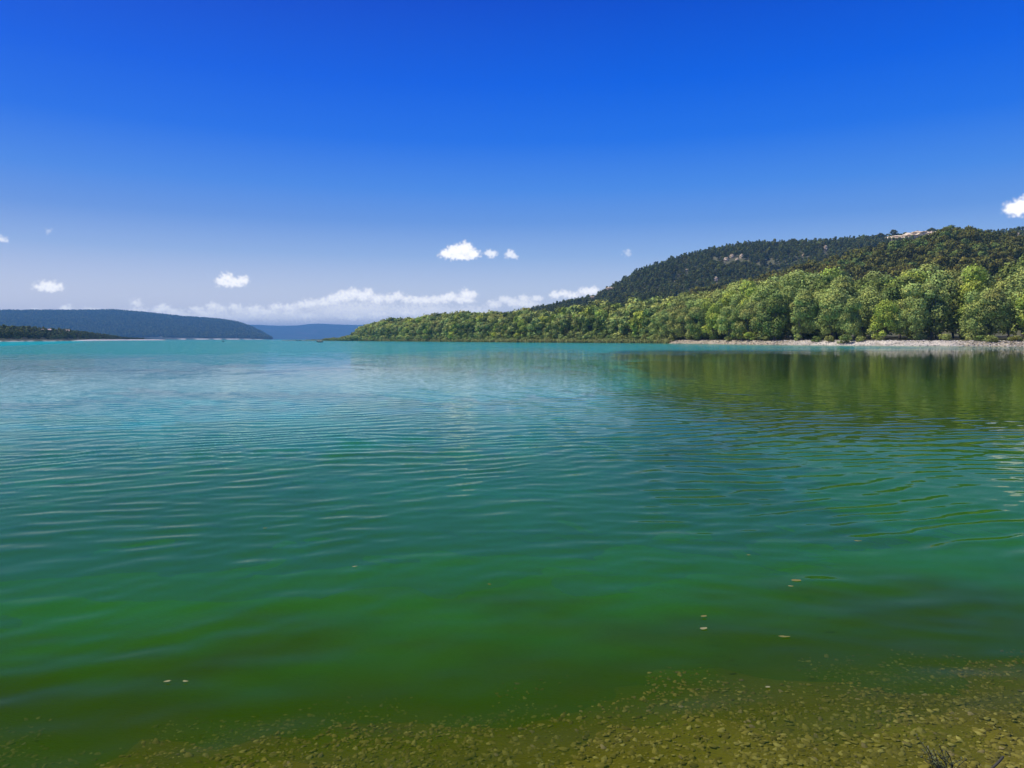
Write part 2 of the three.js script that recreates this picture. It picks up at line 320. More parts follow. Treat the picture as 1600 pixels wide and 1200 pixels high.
// ------------------------------------------------------------------ water: rippled surface over layers of suspended marl
{
  // directional ripples; rows grow coarser with distance and drop the waves they cannot carry
  const waves = [], rw = rngOf(21);
  for (let k = 0; k < 46; k++) {
    const L = 0.18 * 3.5 ** rw(), th = (66 + (rw() + rw() + rw() - 1.5) * 40) * Math.PI / 180;   // direction of travel, crests run away to the right
    waves.push([Math.cos(th) * 2 * Math.PI / L, Math.sin(th) * 2 * Math.PI / L, rw() * 6.28, 0.0028 * L ** 0.3 * L, L]);
  }
  const hAt = (x, z, cell) => {
    const wx = x + 0.35 * n2(x * 0.23, z * 0.23), wz = z + 0.35 * n2(x * 0.23 + 50, z * 0.23), g = (0.8 + 0.45 * n2(x * 0.11 + 3, z * 0.11)) * mix(1, 0.5, smooth(2, 14, x - 0.12 * z * -1 + 4)) * lin([[3, 0.8], [12, 1], [25, 0.8], [60, 0.6]], -z);
    let h = 0;
    for (const [kx, kz, p, a, L] of waves) { const c = clamp((L / cell - 2.2) / 2); if (c > 0) h += c * a * Math.sin(kx * wx + kz * wz + p); }
    return h * g;
  };
  const pos = [], nor = [], uv = [], zs = [], NC = 420;
  for (let z = 1.5; z > -1.5; z -= 0.25) zs.push(z);
  for (let z = -1.5; z > -65;) { zs.push(z); z -= Math.max(0.035, 0.0058 * -z); }
  for (const z of zs) {
    const half = 4 + 1.15 * Math.max(0, -z), cell = Math.max(0.036, 0.0058 * -z, 2 * half / NC);
    const e = 0.25 * cell;
    for (let i = 0; i < NC; i++) {
      const x = (i / (NC - 1) * 2 - 1) * half, damp = smooth(-0.1, 1.4, offshore(x, z)) * (1 - smooth(55, 64, -z));
      const h0 = hAt(x, z, cell) * damp, hx = hAt(x + e, z, cell) * damp, hz = hAt(x, z + e, cell) * damp;
      const n = new THREE.Vector3(-(hx - h0) / e, 1, -(hz - h0) / e).normalize();
      pos.push(x, h0, z); nor.push(n.x, n.y, n.z); uv.push(x / 21, -z / 21);
    }
  }
  const near = gridIndex(NC, zs.length), calm = [], breath = [], fresh = [], rough = [];
  const zEnd = zs[zs.length - 1], halfEnd = 4 + 1.15 * -zEnd, base0 = pos.length / 3, rows2 = [];
  for (let z = zEnd; z > -13000;) { rows2.push(z); z -= Math.max(1.2, 0.022 * -z); }
  const NC2 = 260;
  for (const z of rows2) { const half = mix(halfEnd, 13000, smooth(0, 1, (-z + zEnd) / 13000)) + 0.4 * (zEnd - z); for (let i = 0; i < NC2; i++) { const x = (i / (NC2 - 1) * 2 - 1) * half; pos.push(x, 0, z); nor.push(0, 1, 0); uv.push(x / 21, -z / 21); } }
  const EDGE = [[-200, 563], [300, 562], [600, 557], [760, 549], [860, 547], [950, 552], [1050, 553], [1200, 550], [1400, 547], [1600, 543.5], [1700, 541]];
  const sortInto = (list, from) => {
    for (let k = 0; k < list.length; k += 3) {
      const [a, b, c] = [list[k] + from, list[k + 1] + from, list[k + 2] + from], x = (pos[a * 3] + pos[b * 3] + pos[c * 3]) / 3, z = (pos[a * 3 + 2] + pos[b * 3 + 2] + pos[c * 3 + 2]) / 3;
      if (z > -22) { calm.push(a, b, c); continue; }
      const edge = onWater(800, lin(EDGE, clamp(toPx(x, z), -200, 1700))).z, v = z / edge + 0.24 * n2(x * 0.02, z * 0.012) + 0.16 * n2(x * 0.07, z * 0.05) + 0.12 * n2(x * 0.3, z * 0.25);
      (v > 1.25 ? rough : v > 0.98 ? fresh : v > 0.72 ? breath : calm).push(a, b, c);
    }
  };
  sortInto(near, 0); sortInto(gridIndex(NC2, rows2.length), base0);
  // the sides and the strip behind the camera
  const b1 = pos.length / 3, S = 13000;
  const flat = (x0, z0, x1, z1, x2, z2, x3, z3) => { const b = pos.length / 3; for (const [x, z] of [[x0, z0], [x1, z1], [x2, z2], [x3, z3]]) { pos.push(x, 0, z); nor.push(0, 1, 0); uv.push(x / 21, -z / 21); } rough.push(b, b + 1, b + 2, b, b + 2, b + 3); };
  const hz0 = 4;
  flat(hz0, 1.5, S, 1.5, S, -400, halfEnd, zEnd); flat(-S, 1.5, -hz0, 1.5, -halfEnd, zEnd, -S, -400);
  const geo = meshOf(pos, calm.concat(breath, fresh, rough), null, nor, uv);
  geo.clearGroups(); [calm, breath, fresh, rough].reduce((at, list, k) => { geo.addGroup(at, list.length, k); return at + list.length; }, 0);
  // fine ripples as a tiling slope map, 21 m across
  const N = 1024, nd = new Float32Array(N * N * 4), ws = [];
  for (let k = 0; k < 70; k++) { const L = 0.16 * 5 ** rw(), th = (116 + (rw() + rw() - 1) * 70) * Math.PI / 180, kx = Math.round(21 / L * Math.cos(th)), ky = Math.round(21 / L * Math.sin(th)); ws.push([kx, ky, rw() * 6.28]); }
  const cosT = new Float32Array(N); for (let i = 0; i < N; i++) cosT[i] = Math.cos(2 * Math.PI * i / N);
  const wv = ws.map(([kx, ky, p]) => { const l = Math.hypot(kx, ky); return [kx, ky, Math.round(p / 6.2832 * N), kx / l, ky / l]; });
  for (let j = 0; j < N; j++) for (let i = 0; i < N; i++) {
    let sx = 0, sy = 0;
    for (const [kx, ky, p, cx, cy] of wv) { const c = cosT[(kx * i + ky * j + p) & (N - 1)]; sx += c * cx; sy += c * cy; }
    const A = 0.0048 * (1 + 0.0), k = (j * N + i) * 4; sx *= A; sy *= A;
    const n = Math.hypot(sx, sy, 1); nd[k] = 0.5 - 0.5 * sx / n; nd[k + 1] = 0.5 - 0.5 * sy / n; nd[k + 2] = 0.5 + 0.5 / n; nd[k + 3] = 1;
  }
  const nmap = new THREE.DataTexture(nd, N, N, THREE.RGBAFormat, THREE.FloatType); nmap.wrapS = nmap.wrapT = THREE.RepeatWrapping; nmap.magFilter = THREE.LinearFilter; nmap.needsUpdate = true;
  const surf = (ns, rough = 0.02, shine = 1) => new THREE.MeshPhysicalMaterial({ color: new THREE.Color().setRGB(0.93, 0.98, 0.85), roughness: rough, transmission: 1, thickness: 0, ior: 1.085, specularIntensity: shine, normalMap: nmap, normalScale: new THREE.Vector2(ns, ns) });
  const water = add(new THREE.Mesh(geo, [surf(0.46, 0.015), surf(1.1, 0.02), surf(2.8, 0.04), surf(6, 0.06)]), 'lake_water', 'rippled turquoise lake surface', null, null, 'structure');
  water.castShadow = false;
  // what floats in the water, one thin cloud below the other: green algae over the shallows and, darkening it, the tree reflection, pale marl out in the lake
  const lx = [], lz = [];
  for (let x = -6; x <= 6; x += 0.2) lx.push(x);
  for (let d = 0.22; lx[lx.length - 1] < 13000; d *= 1.09) { lx.push(lx[lx.length - 1] + d); lx.unshift(lx[0] - d); }
  for (let z = 0; z > -7; z -= 0.18) lz.push(z);
  for (let d = 0.2; lz[lz.length - 1] > -13000; d *= 1.05) lz.push(lz[lz.length - 1] - d);
  const sheet = (depth, rough, seed, mat, keep, name, label) => {
    const p = [], ix = [], all = gridIndex(lx.length, lz.length);
    for (const z of lz) for (const x of lx) p.push(x, -depth * (1 + rough * fbm2(x * 0.55 + seed, z * 0.55) * smooth(90, 30, -z)), z);
    for (let k = 0; k < all.length; k += 3) if (keep(p[all[k] * 3], p[all[k] * 3 + 2])) ix.push(all[k], all[k + 1], all[k + 2]);
    add(new THREE.Mesh(meshOf(p, ix), mat), name, label, null, null, 'structure');
  };
  const bloomEnd = (x, z) => 15 + 150 * smooth(-1, 16, x + 0.10 * z) + (5 * n2(x * 0.06, z * 0.06) + 4 * n2(x * 0.25, z * 0.25)) * smooth(0, 20, -z);  // reaches far out only where the algae darkens the reflected trees
  const inReflection = (x, z) => smooth(-1, 10, x + 0.10 * z) * smooth(130, 90, -z);       // marl left out, so the water colour is dark where the trees reflect
  [[0.065, 0.12, 0.063, 0.0005], [0.105, 0.16, 0.068, 0.001], [0.16, 0.19, 0.080, 0.002], [0.25, 0.30, 0.14, 0.008]].forEach(([d, a, green, blue], k) => sheet(d, 0.4, k * 13, matt(0.034, green, blue, { transparent: true, opacity: a }), (x, z) => -z < bloomEnd(x, z) * (0.5 + 0.22 * k) && Math.abs(x) < 260, 'algae_bloom', 'dark green algae in the shallow water, spread on to darken the tree reflection'));
  const marlMat = (a) => matt(0.024, 0.38, 0.42, { transparent: true, opacity: a });
  [[0.75, 0.2], [1.05, 0.35], [1.7, 0.75]].forEach(([d, a], k) => sheet(d, 0.3, 70 + k * 13, marlMat(a), (x, z) => -z > 5 && (k > 1 || -z < 70 + 9 * k) && inReflection(x, z) < 0.35 + 0.1 * k + 0.25 * n2(x * 0.3, z * 0.3), 'suspended_marl', 'pale turquoise marl hanging in the deep water'));
  [[0.13, 0.5, 46], [0.30, 0.38, 25], [0.5, 0.28, 13]].forEach(([d, a, far], k) => sheet(d, 0.15, 170 + k * 13, marlMat(a), (x, z) => -z > far * (1 + 0.16 * n2(x * 0.1, z * 0.1) + 0.1 * n2(x * 0.5, z * 0.3)) && inReflection(x, z) < 0.4 + 0.3 * n2(x * 0.15, z * 0.15), 'suspended_marl', 'pale turquoise marl close under the surface far out'));
}

// ------------------------------------------------------------------ trees
// a crown is many leaf sprays on the outside of overlapping boughs
function crownOf(seed, { h, w, base = 0.1, lobes = 34, lobeR = [1.1, 2.0], leaves = 4200, leaf = [0.26, 0.5], shape = 'round', tone = 0.32, up = 0.25, stray = 0.1 }) {
  const r = rngOf(seed), B = (a, b) => a + (b - a) * r(), L = [];
  for (let k = 0; k < lobes * 6 && L.length < lobes; k++) {
    const v = Math.pow(r(), 0.85), y = base * h + lobeR[0] * 0.35 + v * (h * (1 - base) - lobeR[0] * 1.35);
    const prof = shape === 'round' ? Math.sin(Math.PI * clamp(0.24 + 0.72 * v)) ** 0.6 : shape === 'tall' ? Math.sin(Math.PI * clamp(0.12 + 0.86 * v)) ** 0.85 : shape === 'umbrella' ? smooth(-0.1, 0.5, v) * (1 - 0.55 * smooth(0.6, 1, v)) : 1 - 0.88 * v;
    const a = r() * 6.283, rad = w / 2 * prof * Math.sqrt(B(0.15, 0.8)), q = B(...lobeR) * (shape === 'cone' ? 1 - 0.55 * v : 1);
    L.push([Math.cos(a) * rad, y, Math.sin(a) * rad, q, B(1 - tone, 1 + tone), B(-0.06, 0.06)]);
  }
  const area = L.reduce((s, l) => s + l[3] ** 2, 0), pos = [], nor = [], col = [], idx = [];
  const d = new THREE.Vector3(), f = new THREE.Vector3(), t1 = new THREE.Vector3(), t2 = new THREE.Vector3(), c = new THREE.Vector3();
  for (const [lx, ly, lz, q, tn, hue] of L) {
    const n = Math.round(leaves * q * q / area);
    for (let k = 0; k < n; k++) {
      const y = B(-0.75, 1), a = r() * 6.283, s = Math.sqrt(1 - y * y);
      d.set(s * Math.cos(a), y, s * Math.sin(a));
      const bump = 1 + 0.22 * n3(lx + d.x * 2.2, ly + d.y * 2.2, lz + d.z * 2.2), rad = q * bump * (r() < stray ? B(1, 1.22) : B(0.8, 1.03));
      c.set(lx + d.x * rad, ly + d.y * rad * 0.86, lz + d.z * rad);
      let inside = 0; for (const o of L) if ((c.x - o[0]) ** 2 + (c.y - o[1]) ** 2 + (c.z - o[2]) ** 2 < (o[3] * 0.62) ** 2) { inside = 1; break; }
      if (inside || c.y < 0.15) continue;
      f.set(d.x + B(-0.8, 0.8), d.y + up + B(-0.8, 0.8), d.z + B(-0.8, 0.8)).normalize();
      if (f.dot(d) < 0) f.negate();
      t1.set(B(-1, 1), B(-1, 1), B(-1, 1)).cross(f).normalize(); t2.crossVectors(f, t1);
      const a1 = B(...leaf), a2 = a1 * B(0.45, 0.8), b = pos.length / 3, v = tn * B(0.6, 1.4), w2 = hue + B(-0.05, 0.05);
      pos.push(c.x + t1.x * a1, c.y + t1.y * a1, c.z + t1.z * a1, c.x + t2.x * a2, c.y + t2.y * a2, c.z + t2.z * a2, c.x - t1.x * a1, c.y - t1.y * a1, c.z - t1.z * a1, c.x - t2.x * a2, c.y - t2.y * a2, c.z - t2.z * a2);
      f.multiplyScalar(0.65).addScaledVector(d, 0.35).normalize();
      for (let m = 0; m < 4; m++) { nor.push(f.x, f.y, f.z); col.push(v * (1 + w2 * 2), v, v * (1 - w2)); }
      idx.push(b, b + 1, b + 2, b, b + 2, b + 3);
    }
  }
  return meshOf(pos, idx, col, nor);
}
function limb(a, b, ra, rb, seg = 5) {
  const A = new THREE.Vector3(...a), Bv = new THREE.Vector3(...b), g = new THREE.CylinderGeometry(rb, ra, A.distanceTo(Bv), seg, 2, true);
  g.applyQuaternion(new THREE.Quaternion().setFromUnitVectors(new THREE.Vector3(0, 1, 0), Bv.clone().sub(A).normalize()));
  return g.translate((A.x + Bv.x) / 2, (A.y + Bv.y) / 2, (A.z + Bv.z) / 2);
}
function trunkOf(seed, h, w, stems, ra) {
  const r = rngOf(seed), B = (a, b) => a + (b - a) * r(), gs = [];
  for (let s = 0; s < stems; s++) {
    const a = B(0, 6.28), o = stems > 1 ? 0.25 : 0, p0 = [Math.cos(a) * o, -0.4, Math.sin(a) * o], lean = stems > 1 ? 0.16 * w : 0.05 * w;
    const p1 = [Math.cos(a) * lean, h * 0.36, Math.sin(a) * lean], p2 = [p1[0] * 1.5 + B(-0.3, 0.3), h * 0.78, p1[2] * 1.5 + B(-0.3, 0.3)];
    gs.push(limb(p0, p1, ra, ra * 0.72), limb(p1, p2, ra * 0.72, ra * 0.25));
    for (let k = 0; k < 4; k++) { const t = B(0, 0.7), q = p1.map((v, m) => mix(v, p2[m], t)), b = B(0, 6.28); gs.push(limb(q, [q[0] + Math.cos(b) * w * 0.3, q[1] + B(0.1, 0.22) * h, q[2] + Math.sin(b) * w * 0.3], ra * 0.35, ra * 0.1, 4)); }
  }
  return mergeGeometries(gs);
}
const leafMat = (r, g, b, t = 0.14) => new THREE.MeshPhysicalMaterial({ color: new THREE.Color().setRGB(r, g, b), vertexColors: true, roughness: 0.85, transmission: t, thickness: 0, specularIntensity: 0.15 });
const LEAF = { sage: leafMat(0.335, 0.400, 0.105), lime: leafMat(0.335, 0.410, 0.065), olive: leafMat(0.290, 0.320, 0.085), deep: leafMat(0.180, 0.240, 0.055), scrub: leafMat(0.150, 0.155, 0.030), pine: leafMat(0.140, 0.155, 0.030) };
const BARK = { grey: std(0.16, 0.14, 0.115), dark: std(0.07, 0.055, 0.045) };

function makeTree(trunkGeo, crownGeo, bark, leaf) { const g = new THREE.Group(); part(g, 'trunk', trunkGeo, bark); part(g, 'crown', crownGeo, leaf); return g; }
const HI = [], LO = [];
for (let k = 0; k < 6; k++) HI.push({ trunk: trunkOf(100 + k, 15, 9, 1 + (k % 3), 0.22), crown: crownOf(200 + k, { h: 16, w: [9.5, 10.5, 8.5, 11, 9, 12][k], base: [0.0, 0.03, 0.0, 0.02, 0.04, 0.0][k], lobes: [24, 28, 22, 30, 22, 32][k], lobeR: [1.4, 2.7], leaves: 8200, leaf: [0.2, 0.42], stray: 0.2, shape: k % 3 === 2 ? 'tall' : 'round' }) });
for (let k = 0; k < 4; k++) LO.push({ trunk: trunkOf(120 + k, 15, 9, 1 + (k % 2), 0.22), crown: crownOf(220 + k, { h: 16, w: [10, 11, 9, 12][k], base: 0.0, lobes: 20, lobeR: [1.6, 2.8], leaves: 2600, leaf: [0.38, 0.7], stray: 0.18, shape: k === 2 ? 'tall' : 'round' }) });

const TREE_TOP = [[540, 514], [560, 510], [580, 503], [600, 497], [650, 492], [690, 485], [720, 485], [760, 486], [800, 484], [815, 476], [850, 479], [880, 477], [900, 471], [950, 467], [1000, 462], [1050, 457], [1100, 452], [1150, 446], [1200, 433], [1220, 428], [1260, 420], [1300, 421], [1340, 433], [1400, 428], [1440, 424], [1480, 412], [1520, 415], [1560, 417], [1600, 406], [1800, 400], [2600, 400]];
const WORDS = { sage: 'sage-green', lime: 'bright yellow-green', olive: 'dull olive', deep: 'deep green' };
const rt = rngOf(77), bt = (a, b) => a + (b - a) * rt();
const ROWS = [[10.5, 9, 0.68], [20, 9, 0.78], [33, 9.5, 0.92], [48, 10.5, 1.0], [66, 12, 1.02]];
ROWS.forEach(([t0, gap, share], row) => {
  for (let px = row === 0 ? 552 : 560; px < 1690;) {
    const a = place(px, shoreR(px) + t0, 0), b = place(px + 1, shoreR(px + 1) + t0, 0), perPx = Math.max(a.distanceTo(b), 0.05);
    const jx = px + bt(-0.3, 0.3) * gap / perPx, t = t0 + bt(-3, 4) * (row ? 1 : 0.5), r = shoreR(jx) + t, y = landH(jx, r);
    const full = heightAt(jx, lin(TREE_TOP, jx), r) - y;
    const H = clamp(full * share * bt(0.86, 1.04), 4.5, 25), near = r < 330, V = near ? HI : LO, v = V[Math.floor(rt() * V.length)];
    const pick = rt(), tint = px > 1000 ? (pick < 0.5 ? 'sage' : pick < 0.68 ? 'lime' : pick < 0.85 ? 'olive' : 'deep') : (pick < 0.4 ? 'sage' : pick < 0.55 ? 'lime' : pick < 0.7 ? 'olive' : 'deep');
    const tree = makeTree(v.trunk, v.crown, rt() < 0.5 ? BARK.grey : BARK.dark, LEAF[tint]);
    tree.position.copy(place(jx, r, y - 0.1)); tree.rotation.y = bt(0, 6.28);
    const sw = clamp(H / 16, 0.5, 1.4) * bt(0.86, 1.12); tree.scale.set(sw, H / (near ? 15.6 : 16.8), sw);
    const where = px > 1040 ? (row === 0 ? 'at the back of the gravel beach' : row < 3 ? 'inside the belt behind the gravel beach' : 'at the foot of the hill behind the beach') : (row === 0 ? 'rising just behind the reeds' : row < 3 ? 'in the thick of the belt behind the reeds' : 'at the back of the belt behind the reeds');
    const size = `${H < 11 ? 'low' : H < 16 ? 'middle-sized' : 'tall'} ${sw * 16 / H > 1 ? 'broad' : 'slender'}`;
    add(tree, 'lakeside_tree', `${size} ${WORDS[tint]} tree ${where}`, 'tree', `${size} ${WORDS[tint]} trees ${where}`);
    px += gap * bt(0.85, 1.15) / perPx;
  }
});

// shrubs: willow scrub along the reeds, single bushes on the gravel
const SHRUB = [0, 1, 2].map((k) => ({ trunk: trunkOf(140 + k, 2.4, 2.4, 3, 0.05), crown: crownOf(240 + k, { h: 3, w: 3.6, base: 0.02, lobes: 16, lobeR: [0.5, 0.85], leaves: 1100, leaf: [0.14, 0.26] }) }));
const shrub = (px, t, h, w, tint, label, group) => {
  const v = SHRUB[Math.floor(rt() * 3)], o = makeTree(v.trunk, v.crown, BARK.grey, LEAF[tint]), r = shoreR(px) + t;
  o.children[0].name = 'stem'; o.children[1].name = 'foliage';
  o.position.copy(place(px, r, landH(px, r) - 0.05)); o.rotation.y = bt(0, 6.28); o.scale.set(w / 3.6, h / 3.1, w / 3.6);
  return add(o, 'shrub', label, 'shrub', group);
};
for (let px = 506; px < 1040;) {
  const r = shoreR(px), m = Math.abs(shoreR(px + 1) - r) + r / F, low = px < 560;
  const ht = low ? lin([[500, 2.2], [530, 4.2], [560, 7.5]], px) * bt(0.75, 1.15) : bt(2.4, 4.6), tn = ['olive', 'sage', 'deep'][Math.floor(rt() * 3)];
  shrub(px, bt(2.5, 6.5), ht, low ? ht * bt(1.3, 2) : bt(3.2, 5.5), tn, low ? 'scrubby willow on the low tapering end of the reed spit' : `${ht > 3.4 ? 'tall' : 'low'} round ${WORDS[tn]} willow shrub in the fringe behind the reeds`, low ? 'low willows on the reed spit' : `${ht > 3.4 ? 'tall' : 'low'} ${WORDS[tn]} willow shrubs behind the reeds`);
  px += bt(5, 8.5) / m;
}
[[1052, 7.5, 2.2, 4, 'olive', 'olive bush where the reeds end and the gravel begins'], [1140, 7, 1.7, 3.4, 'olive', 'low olive bush at the dark foot of a grey-green tree'], [1172, 7, 3.0, 4.4, 'lime', 'tall light-green bush standing out from the dark tree foot'], [1198, 8, 1.6, 3, 'olive', 'flat olive bush on the upper edge of the gravel'],
  [1246, 8, 2.2, 2.6, 'sage', 'upright pale bush beside reddish stems at the tree line'], [1276, 5.5, 1.9, 2.6, 'deep', 'round dark bush on the gravel beside two larger ones'], [1297, 5.6, 2.1, 2.6, 'olive', 'middle bush of the three on the white gravel'], [1320, 3.6, 2.6, 4.0, 'deep', 'largest bush, reaching down the white gravel to the water'], [1344, 6.4, 1.9, 2.4, 'sage', 'grey-green bush at the end of the white gravel row'],
  [1376, 8.5, 1.0, 2.2, 'olive', 'tiny bush at the upper edge of the white gravel'], [1478, 8.6, 2.0, 3, 'sage', 'pale bush below an overhanging bough'], [1532, 8, 1.5, 3.4, 'deep', 'low spreading bush on the brown gravel'], [1549, 6.2, 2.0, 2.8, 'sage', 'round grey-green bush on the brown gravel'], [1587, 8, 1.6, 3, 'olive', 'olive bush at the end of the brown gravel'],
].forEach(([px, t, h, w, tint, label]) => shrub(px, t, h, w, tint, label));

// reeds along the water and coarse stones on the gravel
{
  const blades = [], rb = rngOf(91), B = (a, b) => a + (b - a) * rb();
  const pos = [], idx = [], col = [];
  for (let k = 0; k < 16; k++) {
    const x = B(-0.6, 0.6), z = B(-0.6, 0.6), h = B(1.1, 2.0), a = B(0, 6.28), w = 0.05, lx = B(-0.3, 0.3), lz = B(-0.3, 0.3), b = pos.length / 3, dry = rb() < 0.3;
    pos.push(x - w * Math.cos(a), -0.4, z - w * Math.sin(a), x + w * Math.cos(a), -0.4, z + w * Math.sin(a), x + lx * 0.4 + w * Math.cos(a), h * 0.6, z + lz * 0.4 + w * Math.sin(a), x + lx * 0.4 - w * Math.cos(a), h * 0.6, z + lz * 0.4 - w * Math.sin(a), x + lx, h, z + lz);
    for (let m = 0; m < 5; m++) col.push(...(dry ? [0.27, 0.21, 0.09] : [0.20, 0.23, 0.065]));
    idx.push(b, b + 1, b + 2, b, b + 2, b + 3, b + 3, b + 2, b + 4);
  }
  const list = [], m4 = new THREE.Matrix4(), e = new THREE.Euler(), q = new THREE.Quaternion();
  for (let k = 0; k < 5200; k++) {
    const px = 478 + (1200 - 478) * rb() ** 1.0, t = px > 1045 ? B(0.5, 3) : B(-2.5, 5.5);
    if (px > 1045) continue;
    if (n2(px * 0.03, t * 0.3) < -0.55) continue;
    const r = shoreR(px) + t, s = B(0.7, 1.25) * (px < 560 ? 0.8 : 1);
    e.set(0, B(0, 6.28), 0);
    list.push(m4.clone().compose(place(px, r, Math.max(-0.3, landH(px, r))), q.setFromEuler(e), new THREE.Vector3(s * 1.3, s, s * 1.3)));
  }
  const inst = new THREE.InstancedMesh(meshOf(pos, idx, col, pos.map((_, k) => [0.2, 0.9, 0.38][k % 3])), new THREE.MeshStandardMaterial({ vertexColors: true, roughness: 0.9 }), list.length);
  list.forEach((m, k) => inst.setMatrixAt(k, m));
  add(inst, 'reed_bed', 'brown-green reeds standing along the water in front of the scrub', 'reeds', null, 'stuff');

  const stones = [], c = new THREE.Color();
  for (let k = 0; k < 9000; k++) {
    const px = B(1010, 1640), t = B(-0.2, 9.5), r = shoreR(px) + t, s = 0.05 + 0.22 * rb() ** 3.5;
    e.set(B(-0.4, 0.4), B(0, 6.28), B(-0.4, 0.4));
    stones.push([m4.clone().compose(place(px, r, landH(px, r) + s * 0.2), q.setFromEuler(e), new THREE.Vector3(s, s * 1.6, s)), rb() < (px > 1230 && px < 1500 ? 0.85 : 0.45) ? B(0.42, 0.78) : B(0.08, 0.25)]);
  }
  const st = new THREE.InstancedMesh(pebbleShapes[2], std(1, 1, 1, 0.9), stones.length);
  stones.forEach(([m, v], k) => { st.setMatrixAt(k, m); st.setColorAt(k, c.setRGB(v, v * 0.93, v * 0.8)); });
  add(st, 'beach_stones', 'white and brown stones strewn over the gravel beach', 'stones', null, 'stuff');
}

// pale limestone outcrops on the hillside
const rocks = [];
const rockMat = new THREE.MeshStandardMaterial({ vertexColors: true, roughness: 0.95 });
function outcrop(px, py, wpx, hpx, label, seed) {
  const r = hitLand(px, py, 500) ?? FAR_R - 40, w = wpx / F * r / 2, h = hpx / F * r / 2, g = new THREE.IcosahedronGeometry(1, 9), p = g.attributes.position, col = [];
  for (let i = 0; i < p.count; i++) {
    let x = p.getX(i), y = p.getY(i), z = p.getZ(i);
    const n = fbm2(x * 2.2 + seed * 7 + z, y * 2.6 + z * 1.4 + seed, 4), ledge = 0.12 * Math.sin(y * 9 + 2 * n + x * 2), m = 1 + 0.5 * n + ledge * 0.6;
    p.setXYZ(i, x * m * w, y * (0.85 + 0.4 * n) * h, z * (m + ledge) * Math.min(w, 7));
    const v = 1 + 0.5 * fbm2(x * 5 + seed, y * 3, 3), rust = smooth(0.05, 0.4, fbm2(x * 3 + 9, y * 3 + seed));
    col.push(mix(0.76, 0.46, rust) * v, mix(0.64, 0.30, rust) * v, mix(0.43, 0.17, rust) * v);
  }
  g.setAttribute('color', new THREE.BufferAttribute(new Float32Array(col), 3)); g.computeVertexNormals();
  const o = new THREE.Mesh(g, rockMat); o.position.copy(place(px, r, heightAt(px, py, r))); o.lookAt(0, o.position.y, 0);
  rocks.push([px, py, wpx * 0.62, hpx * 0.75, r]);
  add(o, 'rock_outcrop', label, 'rock');
}
[[1402, 374, 46, 11, 'long cream limestone cliff under the ridge-top pines'], [1428, 369, 36, 13, 'thick end of the cream cliff beside the nearer wooded knoll'], [1449, 366, 11, 8, 'small cream block at the end of the long cliff'], [1286, 391, 5, 15, 'narrow pale rock pillar in the dark pine slope'], [1252, 401, 4, 8, 'tiny pale rock spike low on the pine slope'], [1584, 372, 7, 14, 'slimmer half of a paired pale crag beyond the wooded knoll'], [1594, 369, 11, 8, 'broader half of a paired pale crag beyond the wooded knoll'],
  [1063, 410, 13, 6, 'white scar on the flank with rusty rock above it'], [1132, 407, 7, 10, 'squat pale crag in the cluster of four below the summit'], [1141, 402, 6, 10, 'highest pale crag in the cluster of four below the summit'], [1149, 408, 5, 10, 'narrow low pale crag in the cluster of four below the summit'], [1156, 402, 5, 11, 'tallest, slimmest pale crag in the cluster of four below the summit'], [952, 451, 11, 6, 'white scar low down near the end of the ridge'], [925, 465, 8, 5, 'buff rock where the ridge meets the lakeside trees'], [1117, 437, 5, 9, 'grey boulder face where the two slopes meet'], [1071, 422, 4, 4, 'pale speck of rock in the middle of the pine slope'], [1046, 418, 5, 4, 'pale rock dot below the rusty scar'],
].forEach((a, k) => outcrop(...a, k + 1));
const blocked = (px, r, y) => rocks.some(([rx, ry, w, h, R0]) => Math.abs(px - rx) < w + 1 && r < R0 + 4 && r > R0 - 40 && heightAt(px, ry + h * 0.8, r) < y + 5);

